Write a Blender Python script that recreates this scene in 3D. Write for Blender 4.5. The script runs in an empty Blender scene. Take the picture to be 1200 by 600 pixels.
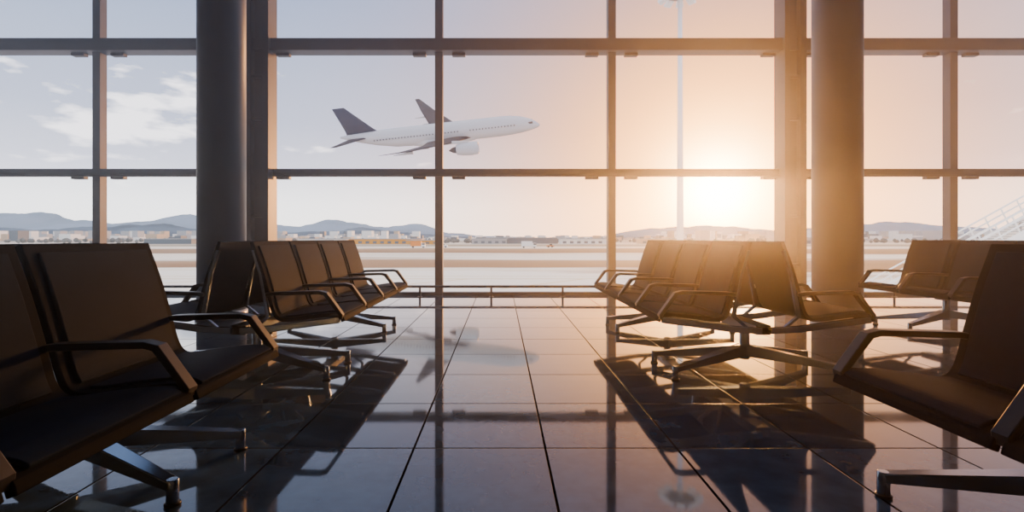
import bpy, bmesh, math, random
from mathutils import Vector, Matrix, noise
random.seed(3)
scn=bpy.context.scene
H=0.96

# ---------------------------------------------------------------- materials
def mat(name, col=(.5,.5,.5), rough=.5, metal=0.0, emis=None, es=0.0, bump=0.0, bscale=50, var=0.0, vscale=5, spec=.5):
    m=bpy.data.materials.new(name); m.use_nodes=True
    nt=m.node_tree; b=nt.nodes['Principled BSDF']
    b.inputs['Base Color'].default_value=(*col,1)
    b.inputs['Roughness'].default_value=rough
    b.inputs['Metallic'].default_value=metal
    b.inputs['Specular IOR Level'].default_value=spec
    if emis:
        b.inputs['Emission Color'].default_value=(*emis,1); b.inputs['Emission Strength'].default_value=es
    tc=nt.nodes.new('ShaderNodeTexCoord')
    if var>0:
        n=nt.nodes.new('ShaderNodeTexNoise'); n.inputs['Scale'].default_value=vscale; n.inputs['Detail'].default_value=5
        nt.links.new(tc.outputs['Object'],n.inputs['Vector'])
        r=nt.nodes.new('ShaderNodeValToRGB')
        r.color_ramp.elements[0].position=.3; r.color_ramp.elements[1].position=.7
        r.color_ramp.elements[0].color=(*[c*(1-var) for c in col],1)
        r.color_ramp.elements[1].color=(*[min(1,c*(1+var)) for c in col],1)
        nt.links.new(n.outputs['Fac'],r.inputs['Fac']); nt.links.new(r.outputs['Color'],b.inputs['Base Color'])
    if bump>0:
        n=nt.nodes.new('ShaderNodeTexNoise'); n.inputs['Scale'].default_value=bscale; n.inputs['Detail'].default_value=4
        nt.links.new(tc.outputs['Object'],n.inputs['Vector'])
        bp=nt.nodes.new('ShaderNodeBump'); bp.inputs['Strength'].default_value=bump; bp.inputs['Distance'].default_value=.002
        nt.links.new(n.outputs['Fac'],bp.inputs['Height']); nt.links.new(bp.outputs['Normal'],b.inputs['Normal'])
    return m

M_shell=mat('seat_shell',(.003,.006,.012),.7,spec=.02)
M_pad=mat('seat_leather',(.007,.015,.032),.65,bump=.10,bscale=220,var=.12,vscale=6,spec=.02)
M_arm=mat('arm_dark',(.006,.008,.012),.4,spec=.22)
M_chrome=mat('polished_aluminium',(.28,.34,.42),.22,1.0)
M_beam=mat('beam_dark_metal',(.05,.05,.055),.35,.8)
M_frame=mat('window_frame_paint',(.028,.038,.060),.45,.0,var=.1,vscale=3,spec=.3)
M_column=mat('column_paint',(.12,.155,.21),.42,.0,var=.05,vscale=2,spec=.3)
M_wall=mat('wall_paint',(.09,.13,.20),.8,var=.05,vscale=1,spec=.2)
M_ceil=mat('ceiling_paint',(.17,.22,.30),.8,var=.04,vscale=1)
M_trim=mat('trim_metal',(.3,.3,.3),.3,.6)

# ---------------------------------------------------------------- mesh builder
class MB:
    def __init__(s): s.v=[]; s.f=[]; s.m=[]; s.sm=[]
    def loft(s,rings,m=0,caps=True,closed=True,smooth=False):
        base=len(s.v); n=len(rings[0])
        for r in rings: s.v+= [tuple(p) for p in r]
        for i in range(len(rings)-1):
            for j in range(n if closed else n-1):
                a=base+i*n+j; b=base+i*n+(j+1)%n
                s.f.append((a,b,b+n,a+n)); s.m.append(m); s.sm.append(smooth)
        if caps:
            s.f.append(tuple(base+j for j in range(n))); s.m.append(m); s.sm.append(False)
            e=base+(len(rings)-1)*n
            s.f.append(tuple(e+j for j in reversed(range(n)))); s.m.append(m); s.sm.append(False)
    def box(s,x0,x1,y0,y1,z0,z1,m=0):
        s.loft([[(x0,y0,z0),(x1,y0,z0),(x1,y1,z0),(x0,y1,z0)],[(x0,y0,z1),(x1,y0,z1),(x1,y1,z1),(x0,y1,z1)]],m)
    def strip(s,path,y0,y1,th,m=0,flip=1,smooth=False,taper=None):
        """ribbon of thickness th following (u,h) path, spanning y0..y1"""
        rings=[]
        for i,(u,h) in enumerate(path):
            a=path[max(i-1,0)]; b=path[min(i+1,len(path)-1)]
            d=Vector((b[0]-a[0],b[1]-a[1])); d.normalize()
            nx,nz=-d.y*th/2,d.x*th/2
            # mitre
            if 0<i<len(path)-1:
                d1=Vector((u-a[0],h-a[1])).normalized()
                k=1/max(.5,abs(d1.dot(d))); nx*=k; nz*=k
            rings.append([(flip*(u+nx),y0,h+nz),(flip*(u+nx),y1,h+nz),(flip*(u-nx),y1,h-nz),(flip*(u-nx),y0,h-nz)])
        s.loft(rings,m,smooth=smooth)
    def cyl(s,p0,p1,r0,r1=None,n=16,m=0):
        if r1 is None: r1=r0
        p0=Vector(p0);p1=Vector(p1); d=(p1-p0).normalized()
        a=d.orthogonal().normalized(); b=d.cross(a)
        rg=[]
        for p,r in((p0,r0),(p1,r1)):
            rg.append([p+a*(r*math.cos(2*math.pi*i/n))+b*(r*math.sin(2*math.pi*i/n)) for i in range(n)])
        s.loft(rg,m,smooth=True)
    def bar(s,p0,p1,w0,h0,w1,h1,m=0):
        p0=Vector(p0);p1=Vector(p1); d=(p1-p0).normalized()
        side=d.cross(Vector((0,0,1))).normalized(); up=side.cross(d)
        rg=[]
        for p,w,h in((p0,w0,h0),(p1,w1,h1)):
            rg.append([p+side*(w/2)+up*(h/2),p-side*(w/2)+up*(h/2),p-side*(w/2)-up*(h/2),p+side*(w/2)-up*(h/2)])
        s.loft(rg,m)
    def obj(s,name,mats,bevel=0,loc=(0,0,0),smooth_all=False):
        me=bpy.data.meshes.new(name); me.from_pydata(s.v,[],s.f)
        for m in mats: me.materials.append(m)
        for p,mi,sm in zip(me.polygons,s.m,s.sm): p.material_index=mi; p.use_smooth=sm or smooth_all
        bm=bmesh.new(); bm.from_mesh(me); bmesh.ops.recalc_face_normals(bm,faces=bm.faces); bm.to_mesh(me); bm.free()
        o=bpy.data.objects.new(name,me); scn.collection.objects.link(o); o.location=loc
        if bevel>0:
            b=o.modifiers.new('bevel','BEVEL'); b.width=bevel; b.segments=2; b.limit_method='ANGLE'; b.angle_limit=math.radians(50)
        return o

def catmull(pts,k=5):
    P=[Vector(p) for p in pts]; P=[P[0]*2-P[1]]+P+[P[-1]*2-P[-2]]; out=[]
    for i in range(1,len(P)-2):
        for j in range(k):
            t=j/k
            out.append(tuple(.5*((2*P[i])+(P[i+1]-P[i-1])*t+(2*P[i-1]-5*P[i]+4*P[i+1]-P[i+2])*t*t+(3*P[i]-P[i-1]-3*P[i+1]+P[i+2])*t**3)))
    out.append(tuple(P[-2])); return out

# ---------------------------------------------------------------- benches
def bench_mesh(n=4,PITCH=.59):
    b=MB()
    prof=catmull([(.715,.405),(.70,.435),(.64,.45),(.50,.437),(.36,.418),(.29,.425),(.25,.475),(.215,.60),(.165,.77),(.105,.935)],5)
    # raised pad profile, offset towards the sitter
    def off(path,d,i0,i1):
        o=[]
        for i in range(i0,i1):
            a=path[max(i-1,0)];c=path[min(i+1,len(path)-1)]
            t=Vector((c[0]-a[0],c[1]-a[1])).normalized()
            # sitter side: path runs front->crease->top
            o.append((path[i][0]+t.y*d,path[i][1]-t.x*d))
        return o
    L=n*PITCH
    for f in(1,-1):
        for i in range(n):
            y0=i*PITCH+.012; y1=(i+1)*PITCH-.012
            b.strip(prof,y0,y1,.026,0,f,smooth=False)
            b.strip(off(prof,.016,5,24),y0+.045,y1-.045,.016,1,f)
            b.strip(off(prof,.016,27,len(prof)-1),y0+.045,y1-.045,.016,1,f)
        for i in range(n+1):
            y=i*PITCH
            y=min(max(y,.02),L-.02)
            # arm: horizontal blade bending down to the seat front
            arm=[(.205,.585),(.26,.592),(.56,.600),(.60,.590),(.705,.448),(.70,.425)]
            b.strip(arm,y-.026,y+.026,.024,2,f)
            # under seat bracket
            b.strip([(.03,.345),(.22,.355),(.36,.375),(.69,.418)],y-.018,y+.018,.042,3,f)
            b.strip([(.12,.36),(.215,.44),(.165,.72),(.115,.88)],y-.012,y+.012,.02,3,f)
    b.box(-.05,.05,.05,L-.05,.31,.375,4)
    for y in (.32,L-.32):
        b.cyl((0,y,.09),(0,y,.33),.034,.034,16,3)
        b.box(-.07,.07,y-.07,y+.07,.30,.32,3)
        for sx in(1,-1):
            for sy in(1,-1):
                e=Vector((sx*.58,y+sy*.24,.075)); 
                b.bar((sx*.01,y,.155),e,.085,.085,.045,.034,3)
                b.cyl((e.x,e.y,0),(e.x,e.y,.095),.021,.021,14,3)
                b.cyl((e.x,e.y,0),(e.x,e.y,.012),.028,.028,14,2)
    return b
BM=[M_shell,M_pad,M_arm,M_chrome,M_beam]
def place(b,locs):
    first=None
    for (x,y0) in locs:
        if first is None: first=b.obj('airport_bench',BM,bevel=.004,loc=(x,y0,0))
        else:
            o=first.copy(); scn.collection.objects.link(o); o.location=(x,y0,0)
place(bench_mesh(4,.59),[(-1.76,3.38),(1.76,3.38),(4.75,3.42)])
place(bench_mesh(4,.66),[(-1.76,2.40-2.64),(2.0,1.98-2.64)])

# ---------------------------------------------------------------- room
XL,XR,YB,YW,HC=-12.5,13.3,-7.0,8.7,8.6
def floor_mat():
    m=bpy.data.materials.new('floor_polished_tiles'); m.use_nodes=True
    nt=m.node_tree; b=nt.nodes['Principled BSDF']
    g=nt.nodes.new('ShaderNodeNewGeometry')
    mp=nt.nodes.new('ShaderNodeMapping'); mp.inputs['Location'].default_value=(-.203+12,-2.34+12.6,0)
    nt.links.new(g.outputs['Position'],mp.inputs['Vector'])
    br=nt.nodes.new('ShaderNodeTexBrick'); br.offset=0; br.squash=1
    br.inputs['Scale'].default_value=1; br.inputs['Mortar Size'].default_value=.006
    br.inputs['Mortar Smooth'].default_value=.2; br.inputs['Bias'].default_value=0
    br.inputs['Brick Width'].default_value=.6; br.inputs['Row Height'].default_value=.63
    br.inputs['Color1'].default_value=(.018,.050,.09,1); br.inputs['Color2'].default_value=(.065,.125,.20,1)
    br.inputs['Mortar'].default_value=(.003,.003,.004,1)
    nt.links.new(mp.outputs['Vector'],br.inputs['Vector'])
    n=nt.nodes.new('ShaderNodeTexNoise'); n.inputs['Scale'].default_value=7; n.inputs['Detail'].default_value=7
    nt.links.new(g.outputs['Position'],n.inputs['Vector'])
    mx=nt.nodes.new('ShaderNodeMixRGB'); mx.blend_type='MULTIPLY'; mx.inputs['Fac'].default_value=.7
    r=nt.nodes.new('ShaderNodeValToRGB'); r.color_ramp.elements[0].position=.35; r.color_ramp.elements[1].position=.65
    r.color_ramp.elements[0].color=(.35,.35,.35,1)
    nt.links.new(n.outputs['Fac'],r.inputs['Fac'])
    nt.links.new(br.outputs['Color'],mx.inputs['Color1']); nt.links.new(r.outputs['Color'],mx.inputs['Color2'])
    nt.links.new(mx.outputs['Color'],b.inputs['Base Color'])
    mr=nt.nodes.new('ShaderNodeMapRange'); mr.inputs['To Min'].default_value=.02; mr.inputs['To Max'].default_value=.07
    nt.links.new(n.outputs['Fac'],mr.inputs['Value'])
    mr2=nt.nodes.new('ShaderNodeMath'); mr2.operation='MULTIPLY_ADD'; mr2.inputs[1].default_value=.08
    nt.links.new(br.outputs['Fac'],mr2.inputs[0]); nt.links.new(mr.outputs['Result'],mr2.inputs[2])
    nt.links.new(mr2.outputs['Value'],b.inputs['Roughness'])
    b.inputs['IOR'].default_value=1.62
    sl=nt.nodes.new('ShaderNodeMath'); sl.operation='MULTIPLY_ADD'; sl.inputs[1].default_value=-.5; sl.inputs[2].default_value=.5
    nt.links.new(br.outputs['Fac'],sl.inputs[0]); nt.links.new(sl.outputs[0],b.inputs['Specular IOR Level'])
    bp=nt.nodes.new('ShaderNodeBump'); bp.inputs['Strength'].default_value=.25; bp.inputs['Distance'].default_value=.002; bp.invert=True
    nt.links.new(br.outputs['Fac'],bp.inputs['Height']); nt.links.new(bp.outputs['Normal'],b.inputs['Normal'])
    return m
b=MB(); b.box(XL-.2,XR+.2,YB-.2,YW+.1,-.2,0); b.obj('floor',[floor_mat()])
b=MB(); b.box(XL-.2,XR+.2,YB-.2,YW+.3,HC,HC+.25); b.obj('ceiling',[M_ceil])
b=MB(); b.box(XL-.2,XL,YB-.2,YW+.1,0,HC); b.obj('wall_left',[M_wall])
b=MB(); b.box(XR,XR+.2,YB-.2,YW+.1,0,HC); b.obj('wall_right',[M_wall])
b=MB(); b.box(XL,XR,YB-.2,YB,0,HC); b.obj('wall_back',[M_wall])

# window frame
b=MB()
thin=[-9.6,-6.77,-1.04,1.86,7.58,10.4]; thick=[-3.99,4.83]
zt=[(2.06,.12,.14),(4.17,.20,.24),(6.3,.14,.18),(8.5,.2,.2)]
for x in thin: b.box(x-.065,x+.065,YW-.14,YW+.02,0,HC)
for x in thick:
    b.box(x-.18,x-.10,YW-.32,YW+.02,0,HC); b.box(x+.08,x+.18,YW-.32,YW+.02,0,HC)
    b.box(x-.10,x+.08,YW-.20,YW+.0,0,HC)
    for z in (.5,1.3,2.9,3.6,5.0,5.8): b.box(x-.1,x+.08,YW-.30,YW-.2,z,z+.04)
for z,h,d in zt:
    b.box(XL,XR,YW-d,YW+.03,z-h/2,z+h/2)
    b.box(XL,XR,YW-d-.03,YW-d,z-h/2-.012,z-h/2+.02)
b.box(XL,XR,YW-.1,YW+.03,0,.05)
allm=sorted([XL]+thin+thick+[XR])
for i in range(len(allm)-1):
    a,c=allm[i],allm[i+1]
    for z,h,d in zt[:3]:
        for xx,s in((a+.22,1),(c-.22,-1)):
            b.box(min(xx,xx+s*.22),max(xx,xx+s*.22),YW-.12,YW-.02,z-h/2-.05,z-h/2)
b.obj('window_frame',[M_frame],bevel=.006)

def glass_mat(name,tint):
    m=bpy.data.materials.new(name); m.use_nodes=True; nt=m.node_tree
    nt.nodes.remove(nt.nodes['Principled BSDF']); out=nt.nodes['Material Output']
    t=nt.nodes.new('ShaderNodeBsdfTransparent'); t.inputs['Color'].default_value=(*tint,1)
    g=nt.nodes.new('ShaderNodeBsdfGlossy'); g.inputs['Roughness'].default_value=.02
    mx=nt.nodes.new('ShaderNodeMixShader'); mx.inputs['Fac'].default_value=.03
    nt.links.new(t.outputs[0],mx.inputs[1]); nt.links.new(g.outputs[0],mx.inputs[2]); nt.links.new(mx.outputs[0],out.inputs['Surface'])
    return m
G1=glass_mat('clear_glass',(.97,.97,.96)); G2=glass_mat('tinted_glass',(.74,.73,.78))
k=1
for i in range(len(allm)-1):
    a,c=allm[i],allm[i+1]
    b=MB()
    for (z0,z1,m) in ((.05,2.06,0),(2.06,8.5,1)):
        base=len(b.v); b.v+=[(a,YW-.02,z0),(c,YW-.02,z0),(c,YW-.02,z1),(a,YW-.02,z1)]
        b.f.append((base,base+1,base+2,base+3)); b.m.append(m); b.sm.append(False)
    b.obj('window_%d'%k,[G1,G2]); k+=1

# low rail
b=MB()
for x0,x1 in((-3.7,4.55),(-12,-4.3),(5.1,12.8)):
    b.cyl((x0,8.35,.17),(x1,8.35,.17),.022)
    n=round((x1-x0)/1.2)
    for i in range(n+1):
        x=x0+.05+(x1-x0-.1)*i/n
        b.cyl((x,8.35,0),(x,8.35,.17),.018); b.cyl((x,8.35,0),(x,8.35,.01),.04)
b.obj('guard_rail',[M_frame])

# columns
for x in(-3.38,4.07):
    b=MB(); b.cyl((0,0,0),(0,0,HC),.268,n=64); 
    b.cyl((0,0,0),(0,0,.10),.285,n=64,m=1)
    b.obj('round_column',[M_column,M_trim],loc=(x,6.2,0))

# ---------------------------------------------------------------- outside
GZ=-4.0
def ground_mat():
    m=bpy.data.materials.new('airfield_ground'); m.use_nodes=True
    nt=m.node_tree; b=nt.nodes['Principled BSDF']; b.inputs['Roughness'].default_value=.9
    b.inputs['Specular IOR Level'].default_value=.1
    g=nt.nodes.new('ShaderNodeNewGeometry'); sp=nt.nodes.new('ShaderNodeSeparateXYZ'); nt.links.new(g.outputs['Position'],sp.inputs[0])
    mp=nt.nodes.new('ShaderNodeMapping'); mp.inputs['Scale'].default_value=(.010,.04,1); nt.links.new(g.outputs['Position'],mp.inputs['Vector'])
    n=nt.nodes.new('ShaderNodeTexNoise'); n.inputs['Scale'].default_value=1; n.inputs['Detail'].default_value=6; nt.links.new(mp.outputs[0],n.inputs['Vector'])
    # y coordinate in log-ish: 1/y
    ad=nt.nodes.new('ShaderNodeMath'); ad.operation='MULTIPLY_ADD'; ad.inputs[1].default_value=90; 
    nt.links.new(n.outputs['Fac'],ad.inputs[0]); nt.links.new(sp.outputs['Y'],ad.inputs[2])
    mr=nt.nodes.new('ShaderNodeMapRange'); mr.inputs['From Min'].default_value=45; mr.inputs['From Max'].default_value=645
    nt.links.new(ad.outputs[0],mr.inputs['Value'])
    r=nt.nodes.new('ShaderNodeValToRGB'); cr=r.color_ramp; cr.interpolation='LINEAR'
    stops=[(0,(.92,.85,.76)),(.13,(.92,.84,.75)),(.145,(.30,.16,.08)),(.19,(.38,.23,.13)),(.205,(.85,.76,.66)),(.27,(.85,.75,.64)),(.285,(.28,.16,.09)),(.40,(.38,.25,.15)),(.42,(.9,.8,.7)),(.56,(.30,.24,.16)),(.8,(.75,.66,.56)),(1,(.42,.37,.32))]
    cr.elements[0].color=(*stops[0][1],1); cr.elements[1].position=1; cr.elements[1].color=(*stops[-1][1],1)
    for p,c in stops[1:-1]:
        e=cr.elements.new(p); e.color=(*c,1)
    nt.links.new(mr.outputs[0],r.inputs['Fac']); nt.links.new(r.outputs['Color'],b.inputs['Base Color'])
    return m
b=MB(); b.v=[(-6000,9.5,GZ),(6000,9.5,GZ),(6000,6000,GZ),(-6000,6000,GZ)]; b.f=[(0,1,2,3)]; b.m=[0]; b.sm=[False]
b.obj('airfield_ground',[ground_mat()])
# painted taxi lines on the apron
b=MB()
for y,w in((62,.25),(66,.12),(80,.3),(150,.6)):
    b.box(-200,200,y,y+w,GZ+.005,GZ+.02)
for k2 in range(-7,8):
    b.bar((k2*14,50,GZ+.012),(k2*14+10,62,GZ+.012),.18,.01,.18,.01)
b.obj('apron_markings',[mat('marking_yellow',(.75,.50,.12),.7)])

# service vehicles out on the far taxiway
def vehicle(x,y,kind,body):
    b=MB()
    L={'truck':7.5,'van':5,'tug':4}[kind]
    if kind=='truck':
        b.box(-L/2,L/2-2.1,-1.2,1.2,.9,3.4,0); b.box(L/2-2,L/2-.2,-1.15,1.15,.6,2.5,1); b.box(L/2-1.6,L/2-.15,-1.17,1.17,1.6,2.3,2)
    elif kind=='van':
        b.loft([[(-2.5,s,.5),(2.5,s,.5),(2.5,s,1.2),(1.6,s,1.4),(.9,s,2.2),(-2.5,s,2.2)] for s in(-1,1)],0); b.box(-.4,.9,-1.02,1.02,1.45,2.0,2)
    else:
        b.box(-2,2,-.9,.9,.5,1.1,0); b.box(-.3,1,-.8,.8,1.1,1.9,2); b.box(-.5,1.1,-.9,.9,1.9,2.0,1)
    for wx in(-L/2+1.1,L/2-1.1):
        for s in(-1,1): b.cyl((wx,s*.75,.45),(wx,s*1.12,.45),.45,n=16,m=2)
    b.obj('service_'+kind,[body,mats_v[0],mats_v[1]],loc=(x,y,GZ))
mats_v=[mat('vehicle_white',(.8,.78,.75),.5),mat('vehicle_dark',(.03,.03,.035),.5)]
orange=mat('vehicle_orange',(.8,.25,.03),.5)
for a in ((-42,260,'truck',orange),(-30,265,'van',mats_v[0]),(14,255,'truck',mats_v[0]),(26,270,'tug',orange),(-75,240,'truck',mats_v[0]),(78,240,'van',orange),(-100,245,'van',mats_v[0])): vehicle(*a)

# mountains
def interp(tab,x):
    for (x0,h0),(x1,h1) in zip(tab,tab[1:]):
        if x0<=x<=x1:
            t=(x-x0)/(x1-x0); t=t*t*(3-2*t); return h0+(h1-h0)*t
    return tab[0][1] if x<tab[0][0] else tab[-1][1]
def ridge(name,dist,tab,amp,m,depth,seed):
    b=MB(); NX=520; rows=9
    grid=[]
    for j in range(rows+1):
        t=j/rows; yy=dist-depth*(1-t)
        for i in range(NX+1):
            X=-1.9*dist+3.8*dist*i/NX
            h=interp(tab,X/dist)*dist
            h=h*(1+amp*noise.fractal(Vector((X/dist*14+seed,seed,0)),1,2.0,6))
            hh=h*(t**.8)*(1+ .35*noise.fractal(Vector((X/dist*18,t*3,seed)),1,2,4)*(1-t))
            grid.append((X,yy,GZ+max(-1,hh)))
    b.v=grid
    for j in range(rows):
        for i in range(NX):
            a=j*(NX+1)+i; b.f.append((a,a+1,a+NX+2,a+NX+1)); b.m.append(0); b.sm.append(True)
    return b.obj(name,[m])
P=lambda l:[((x-587)/600,h/600) for x,h in l]
M_mt1=mat('far_mountain',(.14,.17,.22),1,emis=(.34,.40,.54),es=.65,var=.25,vscale=.002,spec=0)  # bluish emission paints distance haze into the mountain colour
M_mt2=mat('near_hills',(.09,.11,.14),1,emis=(.24,.30,.42),es=.35,var=.45,vscale=.006,spec=0)  # weaker bluish emission, same painted air haze for the nearer hills
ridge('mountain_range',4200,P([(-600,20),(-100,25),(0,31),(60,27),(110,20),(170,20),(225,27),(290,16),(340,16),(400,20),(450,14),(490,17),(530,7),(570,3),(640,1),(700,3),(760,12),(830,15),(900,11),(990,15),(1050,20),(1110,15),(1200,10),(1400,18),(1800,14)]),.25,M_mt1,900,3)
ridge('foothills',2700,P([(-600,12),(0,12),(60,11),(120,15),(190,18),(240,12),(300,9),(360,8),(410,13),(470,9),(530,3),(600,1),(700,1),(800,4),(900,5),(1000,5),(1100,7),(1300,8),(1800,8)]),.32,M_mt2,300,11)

# city + airport buildings
b=MB()
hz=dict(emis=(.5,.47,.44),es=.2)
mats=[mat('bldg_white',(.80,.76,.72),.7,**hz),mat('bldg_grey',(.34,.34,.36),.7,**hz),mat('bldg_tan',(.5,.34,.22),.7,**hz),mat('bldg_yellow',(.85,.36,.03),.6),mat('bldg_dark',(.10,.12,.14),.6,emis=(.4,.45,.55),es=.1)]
for i in range(900):
    y=random.uniform(800,2300); x=random.uniform(-1.15,1.15)*y
    w=random.uniform(5,20)*(y/1000)**.6; h=random.choice([4,6,7,9,12,18])*(.4+y/1500)
    if -.15<x/y<.3: h*=.5
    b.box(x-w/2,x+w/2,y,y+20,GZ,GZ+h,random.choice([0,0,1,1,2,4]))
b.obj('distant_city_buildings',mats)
b=MB()
for (x,y,w,h,m) in [(-95,420,60,4,3),(-60,400,26,3,3),(-150,430,40,4,0),(20,450,60,5,4),(-10,440,30,4,1),(70,430,40,4,0),(250,420,50,5,1),(-210,440,50,5,2),(140,440,40,4,2),(-280,430,40,4,4)]:
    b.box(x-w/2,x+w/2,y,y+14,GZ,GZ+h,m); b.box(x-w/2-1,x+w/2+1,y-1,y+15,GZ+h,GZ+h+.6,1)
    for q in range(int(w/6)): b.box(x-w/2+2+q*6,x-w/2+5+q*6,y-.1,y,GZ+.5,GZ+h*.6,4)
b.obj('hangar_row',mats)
# tree line
b=MB()
for i in range(420):
    y=random.uniform(480,690); x=random.uniform(-1.1,1.1)*y; r=random.uniform(1.2,2.6)
    z=GZ
    rg=[]
    for q,(rr,zz) in enumerate([(.4,0),(1,.6),(1.1,1.1),(.7,1.7),(.15,2.1)]):
        rg.append([(x+r*rr*math.cos(a*math.pi/3+q)*random.uniform(.8,1.2),y+r*rr*math.sin(a*math.pi/3+q),z+r*zz) for a in range(6)])
    b.loft(rg,0)
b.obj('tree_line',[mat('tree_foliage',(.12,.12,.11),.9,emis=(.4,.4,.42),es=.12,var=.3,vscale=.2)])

# light mast
b=MB(); Zh=30.3
b.cyl((0,0,0),(0,0,Zh+4),.42,.24,24,0)
b.cyl((0,0,0),(0,0,.5),.8,.8,24,0)
b.cyl((0,0,Zh+3.2),(0,0,Zh+3.5),1.7,1.7,24,1); 
for i in range(10):
    a=2*math.pi*i/10; c,s=math.cos(a),math.sin(a)
    b.bar((c*.3,s*.3,Zh+3.4),(c*2.0,s*2.0,Zh+3.4),.1,.1,.1,.1,1)
    b.bar((c*1.7,s*1.7,Zh+3.3),(c*2.5,s*2.5,Zh+2.8),.7,.5,.9,.25,0)
b.obj('floodlight_mast',[mat('mast_white',(.95,.95,.93),.4),mat('mast_grey',(.3,.3,.3),.5)],loc=(21,60,GZ))

# mobile boarding stairs outside: solid white stringer, treads, handrails
def stairs(p0,p1,w,deep):
    b=MB(); p0=Vector(p0);p1=Vector(p1); d=(p1-p0); L=d.length; dn=d.normalized(); sd=dn.cross(Vector((0,0,1))).normalized(); up=sd.cross(dn)
    for s in(.5,-.5):
        o=sd*w*s
        b.bar(p0+o-up*deep/2,p1+o-up*deep/2,.12,deep,.12,deep,0)
        for hgt in(.35,.70,1.05): b.bar(p0+o+up*hgt,p1+o+up*hgt,.07,.07,.07,.07,0)
        n=int(L/1.1)
        for i in range(n+1):
            a=p0+o+dn*(L*i/n); b.bar(a-up*.05,a+up*1.05,.06,.06,.06,.06,0)
        for t in(.12,.5,.88):
            q=p0+d*t
            if q.z-deep>GZ+.3: b.cyl((q.x+o.x,q.y+o.y,GZ),(q.x+o.x,q.y+o.y,q.z-.2),.11,m=1)
    n=int(L/.3)
    for i in range(n):
        a=p0+dn*(L*(i+.5)/n); b.box(a.x-.14,a.x+.14,a.y-w/2,a.y+w/2,a.z-.25,a.z-.2,1)
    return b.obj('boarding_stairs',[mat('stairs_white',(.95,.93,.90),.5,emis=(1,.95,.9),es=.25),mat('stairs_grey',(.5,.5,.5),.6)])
stairs((21.8,30,GZ+1.0),(33,30.5,GZ+6.9),1.6,1.3)
stairs((-31.5,34,GZ+1.3),(-43,34.5,GZ+8.6),1.4,.5)

# ---------------------------------------------------------------- airplane
def airplane():
    b=MB()
    L=64; R=3.1
    secs=[(32,.05,-.9),(31.4,.7,-.8),(30.2,1.35,-.55),(28.5,1.95,-.3),(26,2.55,-.1),(23,2.95,0),(19,R,0),(-8,R,0),(-14,2.95,.15),(-20,2.35,.65),(-25,1.6,1.2),(-29,.85,1.7),(-31.5,.3,2.0)]
    n=28
    rg=[[(x,r*math.cos(2*math.pi*i/n),zc+r*math.sin(2*math.pi*i/n)) for i in range(n)] for x,r,zc in secs]
    b.loft(rg,0,smooth=True)
    def foil(c,t,k=10):
        # unit airfoil loop
        up=[];lo=[]
        for i in range(k+1):
            x=i/k; y=t*(1.4845*math.sqrt(x)-.63*x-1.758*x*x+1.4215*x**3-.5075*x**4)
            up.append((x*c,y*c)); lo.append((x*c,-y*c*.6))
        return up+lo[-2:0:-1]
    def wing(stations,m,vert=False):
        rg=[]
        for (xle,s,z,c,t) in stations:
            if vert: rg.append([(xle-x,y,z) for x,y in foil(c,t)])
            else: rg.append([(xle-x,s,z+y) for x,y in foil(c,t)])
        b.loft(rg,m,smooth=True)
    for s in(1,-1):
        wing([(11,s*1.5,-1.9,14.5,.12),(5,s*9.5,-.6,9.0,.11),(-4.2,s*22,2.2,4.6,.10),(-10.2,s*30.2,4.6,1.6,.09)],1)
        wing([(-22,s*.8,1.3,6.8,.09),(-29.3,s*10.6,2.2,2.4,.08)],1)
        # engine nacelle
        ex,ey,ez=8.5,s*9.6,-2.9
        prof=[(4.0,1.35),(4.3,1.65),(3.9,1.9),(2,2.05),(-.5,1.9),(-2.4,1.5)]
        b.loft([[(ex+x,ey+r*math.cos(2*math.pi*i/20),ez+r*math.sin(2*math.pi*i/20)) for i in range(20)] for x,r in prof],0,caps=False,smooth=True)
        b.loft([[(ex+x,ey+r*math.cos(2*math.pi*i/20),ez+r*math.sin(2*math.pi*i/20)) for i in range(20)] for x,r in [(4.0,1.35),(2.5,1.3),(2.4,.1)]],3,caps=False,smooth=True)
        b.loft([[(ex+x,ey+r*math.cos(2*math.pi*i/16),ez+r*math.sin(2*math.pi*i/16)) for i in range(16)] for x,r in [(-2.3,1.1),(-3.6,.8),(-4.8,.1)]],3,smooth=True)
        b.bar((ex+1.5,ey,ez+1.9),(ex-3.5,ey,ez+2.4),.4,.9,.4,.9,0)
        for q in range(46):
            x=24-q*.98
            if abs(x-8)<1.5: continue
            b.box(x-.16,x+.16,min(s*(R-.25),s*(R+.0)),max(s*(R-.25),s*(R+.0)),.55,.95,3)
        b.box(28.3,29.7,min(s*.9,s*1.75),max(s*.9,s*1.75),.35,.85,3)
        for (x,ym) in((1,6),(-3,13),(-6.5,19)): # flap fairings
            b.bar((x+1.5,s*ym,-1.9+ym*.14),(x-4.2,s*ym,-2.1+ym*.14),.5,.8,.15,.2,0)
    wing([(-18.5,0,2.4,10.8,.09),(-20.5,0,3.9,9.0,.09),(-28.0,0,11.2,3.8,.08)],2,vert=True)
    # belly fairing
    b.loft([[(x,r*1.1*math.cos(2*math.pi*i/20),-1.7+r*.75*math.sin(2*math.pi*i/20)) for i in range(20)] for x,r in [(14,.4),(11,2.2),(5,2.9),(-4,2.9),(-8,2.0),(-11,.4)]],0,smooth=True)
    o=b.obj('passenger_airplane',[mat('plane_white',(.60,.60,.62),.35),mat('plane_wing_grey',(.05,.04,.045),.5,spec=.1),mat('plane_tail_blue',(.025,.03,.055),.5,spec=.1),mat('plane_dark',(.04,.04,.05),.3)])
    return o
pl=airplane()
pl.location=(-19.6,162,H+33.2)
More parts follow.
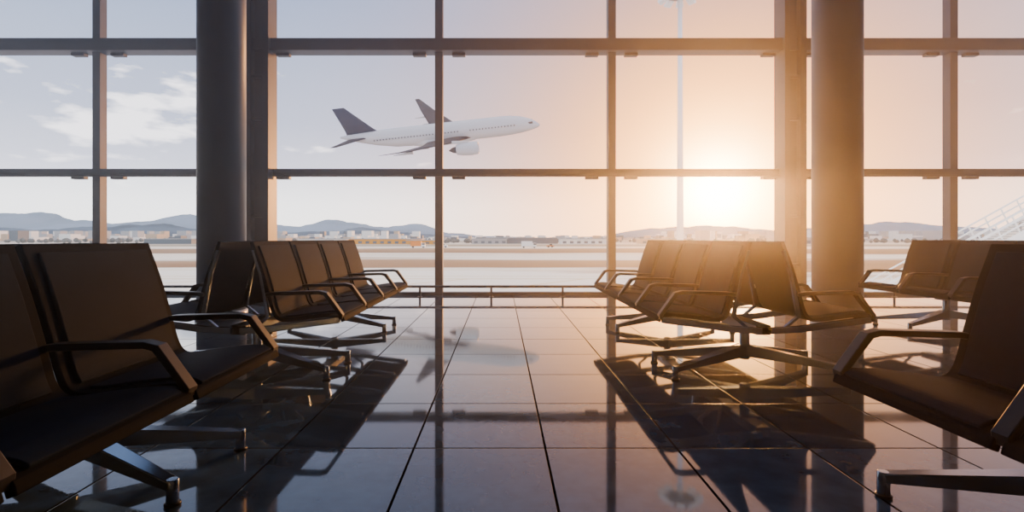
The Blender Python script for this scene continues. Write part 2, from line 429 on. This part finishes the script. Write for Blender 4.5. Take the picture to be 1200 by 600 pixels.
# nose towards +X and slightly up, banked towards the terminal
pl.rotation_euler=(Matrix.Rotation(math.radians(-4),3,'Z')@Matrix.Rotation(math.radians(-5.4),3,'Y')@Matrix.Rotation(math.radians(29),3,'X')).to_euler()

# ---------------------------------------------------------------- light
az,el=math.radians(23),math.radians(5)
sd=Vector((math.sin(az)*math.cos(el),math.cos(az)*math.cos(el),math.sin(el)))
ld=bpy.data.lights.new('sun','SUN'); ld.energy=4.4; ld.color=(1,.38,.08); ld.angle=math.radians(3)
lo=bpy.data.objects.new('sun',ld); scn.collection.objects.link(lo); lo.rotation_euler=(-sd).to_track_quat('-Z','Y').to_euler(); lo.location=sd*100

# scattering volume added to the hall to spread the sun's glow
hm=bpy.data.materials.new('glow_haze'); hm.use_nodes=True; nt=hm.node_tree
nt.nodes.remove(nt.nodes['Principled BSDF'])
vs=nt.nodes.new('ShaderNodeVolumeScatter'); vs.inputs['Density'].default_value=.0115; vs.inputs['Anisotropy'].default_value=.88; vs.inputs['Color'].default_value=(1,1,1,1)
nt.links.new(vs.outputs[0],nt.nodes['Material Output'].inputs['Volume'])
b=MB(); b.box(XL+.01,XR-.01,YB+.01,YW-.025,.002,HC-.01); b.obj('glow_haze',[hm])

w=bpy.data.worlds.new('World'); scn.world=w; w.use_nodes=True; nt=w.node_tree; bg=nt.nodes['Background']
N=nt.nodes.new; Lk=nt.links.new
tc=N('ShaderNodeTexCoord'); sp=N('ShaderNodeSeparateXYZ'); Lk(tc.outputs['Generated'],sp.inputs[0])
r=N('ShaderNodeValToRGB'); cr=r.color_ramp
st=[(0,(.98,.96,.95)),(.06,(.91,.91,.95)),(.125,(.58,.61,.70)),(.20,(.40,.45,.56)),(.40,(.23,.30,.44)),(.6,(.19,.28,.44)),(.9,(.72,.70,.68))]  # last stop: zenith out of view, brightened to light the ground outside
cr.elements[0].color=(*st[0][1],1); cr.elements[1].position=st[-1][0]; cr.elements[1].color=(*st[-1][1],1)
for p,c in st[1:-1]: e=cr.elements.new(p); e.color=(*c,1)
Lk(sp.outputs['Z'],r.inputs['Fac'])
# clouds: a broken bank of cumulus towards the north-west
mp=N('ShaderNodeMapping'); mp.inputs['Scale'].default_value=(11,11,34); Lk(tc.outputs['Generated'],mp.inputs['Vector'])
n=N('ShaderNodeTexNoise'); n.inputs['Scale'].default_value=1.0; n.inputs['Detail'].default_value=8; n.inputs['Roughness'].default_value=.55; Lk(mp.outputs[0],n.inputs['Vector'])
cd0=Vector((-.70,1,.235)).normalized()
vd=N('ShaderNodeVectorMath'); vd.operation='SUBTRACT'; vd.inputs[1].default_value=cd0; Lk(tc.outputs['Generated'],vd.inputs[0])
vm=N('ShaderNodeVectorMath'); vm.operation='MULTIPLY'; vm.inputs[1].default_value=(1,1,2.6); Lk(vd.outputs[0],vm.inputs[0])
vl=N('ShaderNodeVectorMath'); vl.operation='LENGTH'; Lk(vm.outputs[0],vl.inputs[0])
mk=N('ShaderNodeMapRange'); mk.inputs['From Min'].default_value=.02; mk.inputs['From Max'].default_value=.28; mk.inputs['To Min'].default_value=.18; mk.inputs['To Max'].default_value=-.12; Lk(vl.outputs['Value'],mk.inputs['Value'])
na=N('ShaderNodeMath'); na.operation='ADD'; Lk(n.outputs['Fac'],na.inputs[0]); Lk(mk.outputs[0],na.inputs[1])
c2=N('ShaderNodeValToRGB'); c2.color_ramp.elements[0].position=.56; c2.color_ramp.elements[1].position=.70; Lk(na.outputs[0],c2.inputs['Fac'])
mc=N('ShaderNodeMixRGB'); mc.inputs['Color2'].default_value=(1.3,1.27,1.25,1)
mf=N('ShaderNodeMath'); mf.operation='MULTIPLY'; mf.inputs[1].default_value=.85; Lk(c2.outputs['Color'],mf.inputs[0]); Lk(mf.outputs[0],mc.inputs['Fac']); Lk(r.outputs['Color'],mc.inputs['Color1'])
# sun glow
dp=N('ShaderNodeVectorMath'); dp.operation='DOT_PRODUCT'; dp.inputs[1].default_value=sd; Lk(tc.outputs['Generated'],dp.inputs[0])
cl=N('ShaderNodeMath'); cl.operation='MAXIMUM'; cl.inputs[1].default_value=0; Lk(dp.outputs['Value'],cl.inputs[0])
pw0=N('ShaderNodeMath'); pw0.operation='POWER'; pw0.inputs[1].default_value=10; Lk(cl.outputs[0],pw0.inputs[0])
pf=N('ShaderNodeMath'); pf.operation='MULTIPLY'; pf.inputs[1].default_value=1.0; Lk(pw0.outputs[0],pf.inputs[0])
mw=N('ShaderNodeMixRGB'); mw.blend_type='MULTIPLY'; mw.inputs['Color2'].default_value=(1.05,.48,.16,1); Lk(pf.outputs[0],mw.inputs['Fac']); Lk(mc.outputs['Color'],mw.inputs['Color1'])
last=mw.outputs['Color']
for pw,col,amt in ((10,(1,.30,.02),.45),(45,(1,.38,.04),2.2),(200,(1,.60,.18),4.0),(700,(1,.8,.5),8.0)):
    p=N('ShaderNodeMath'); p.operation='POWER'; p.inputs[1].default_value=pw; Lk(cl.outputs[0],p.inputs[0])
    s=N('ShaderNodeVectorMath'); s.operation='SCALE'; s.inputs[0].default_value=[c*amt for c in col]; Lk(p.outputs[0],s.inputs['Scale'])
    a=N('ShaderNodeVectorMath'); a.operation='ADD'; Lk(last,a.inputs[0]); Lk(s.outputs[0],a.inputs[1]); last=a.outputs[0]
Lk(last,bg.inputs['Color']); bg.inputs['Strength'].default_value=3.7

# ---------------------------------------------------------------- camera
cd=bpy.data.cameras.new('camera'); co=bpy.data.objects.new('camera',cd); scn.collection.objects.link(co)
co.location=(0,0,H); co.rotation_euler=(math.radians(90),0,0)
cd.sensor_width=36; cd.lens=18; cd.shift_x=13/1200; cd.shift_y=-21/1200; cd.clip_end=20000; cd.clip_start=.05
scn.camera=co
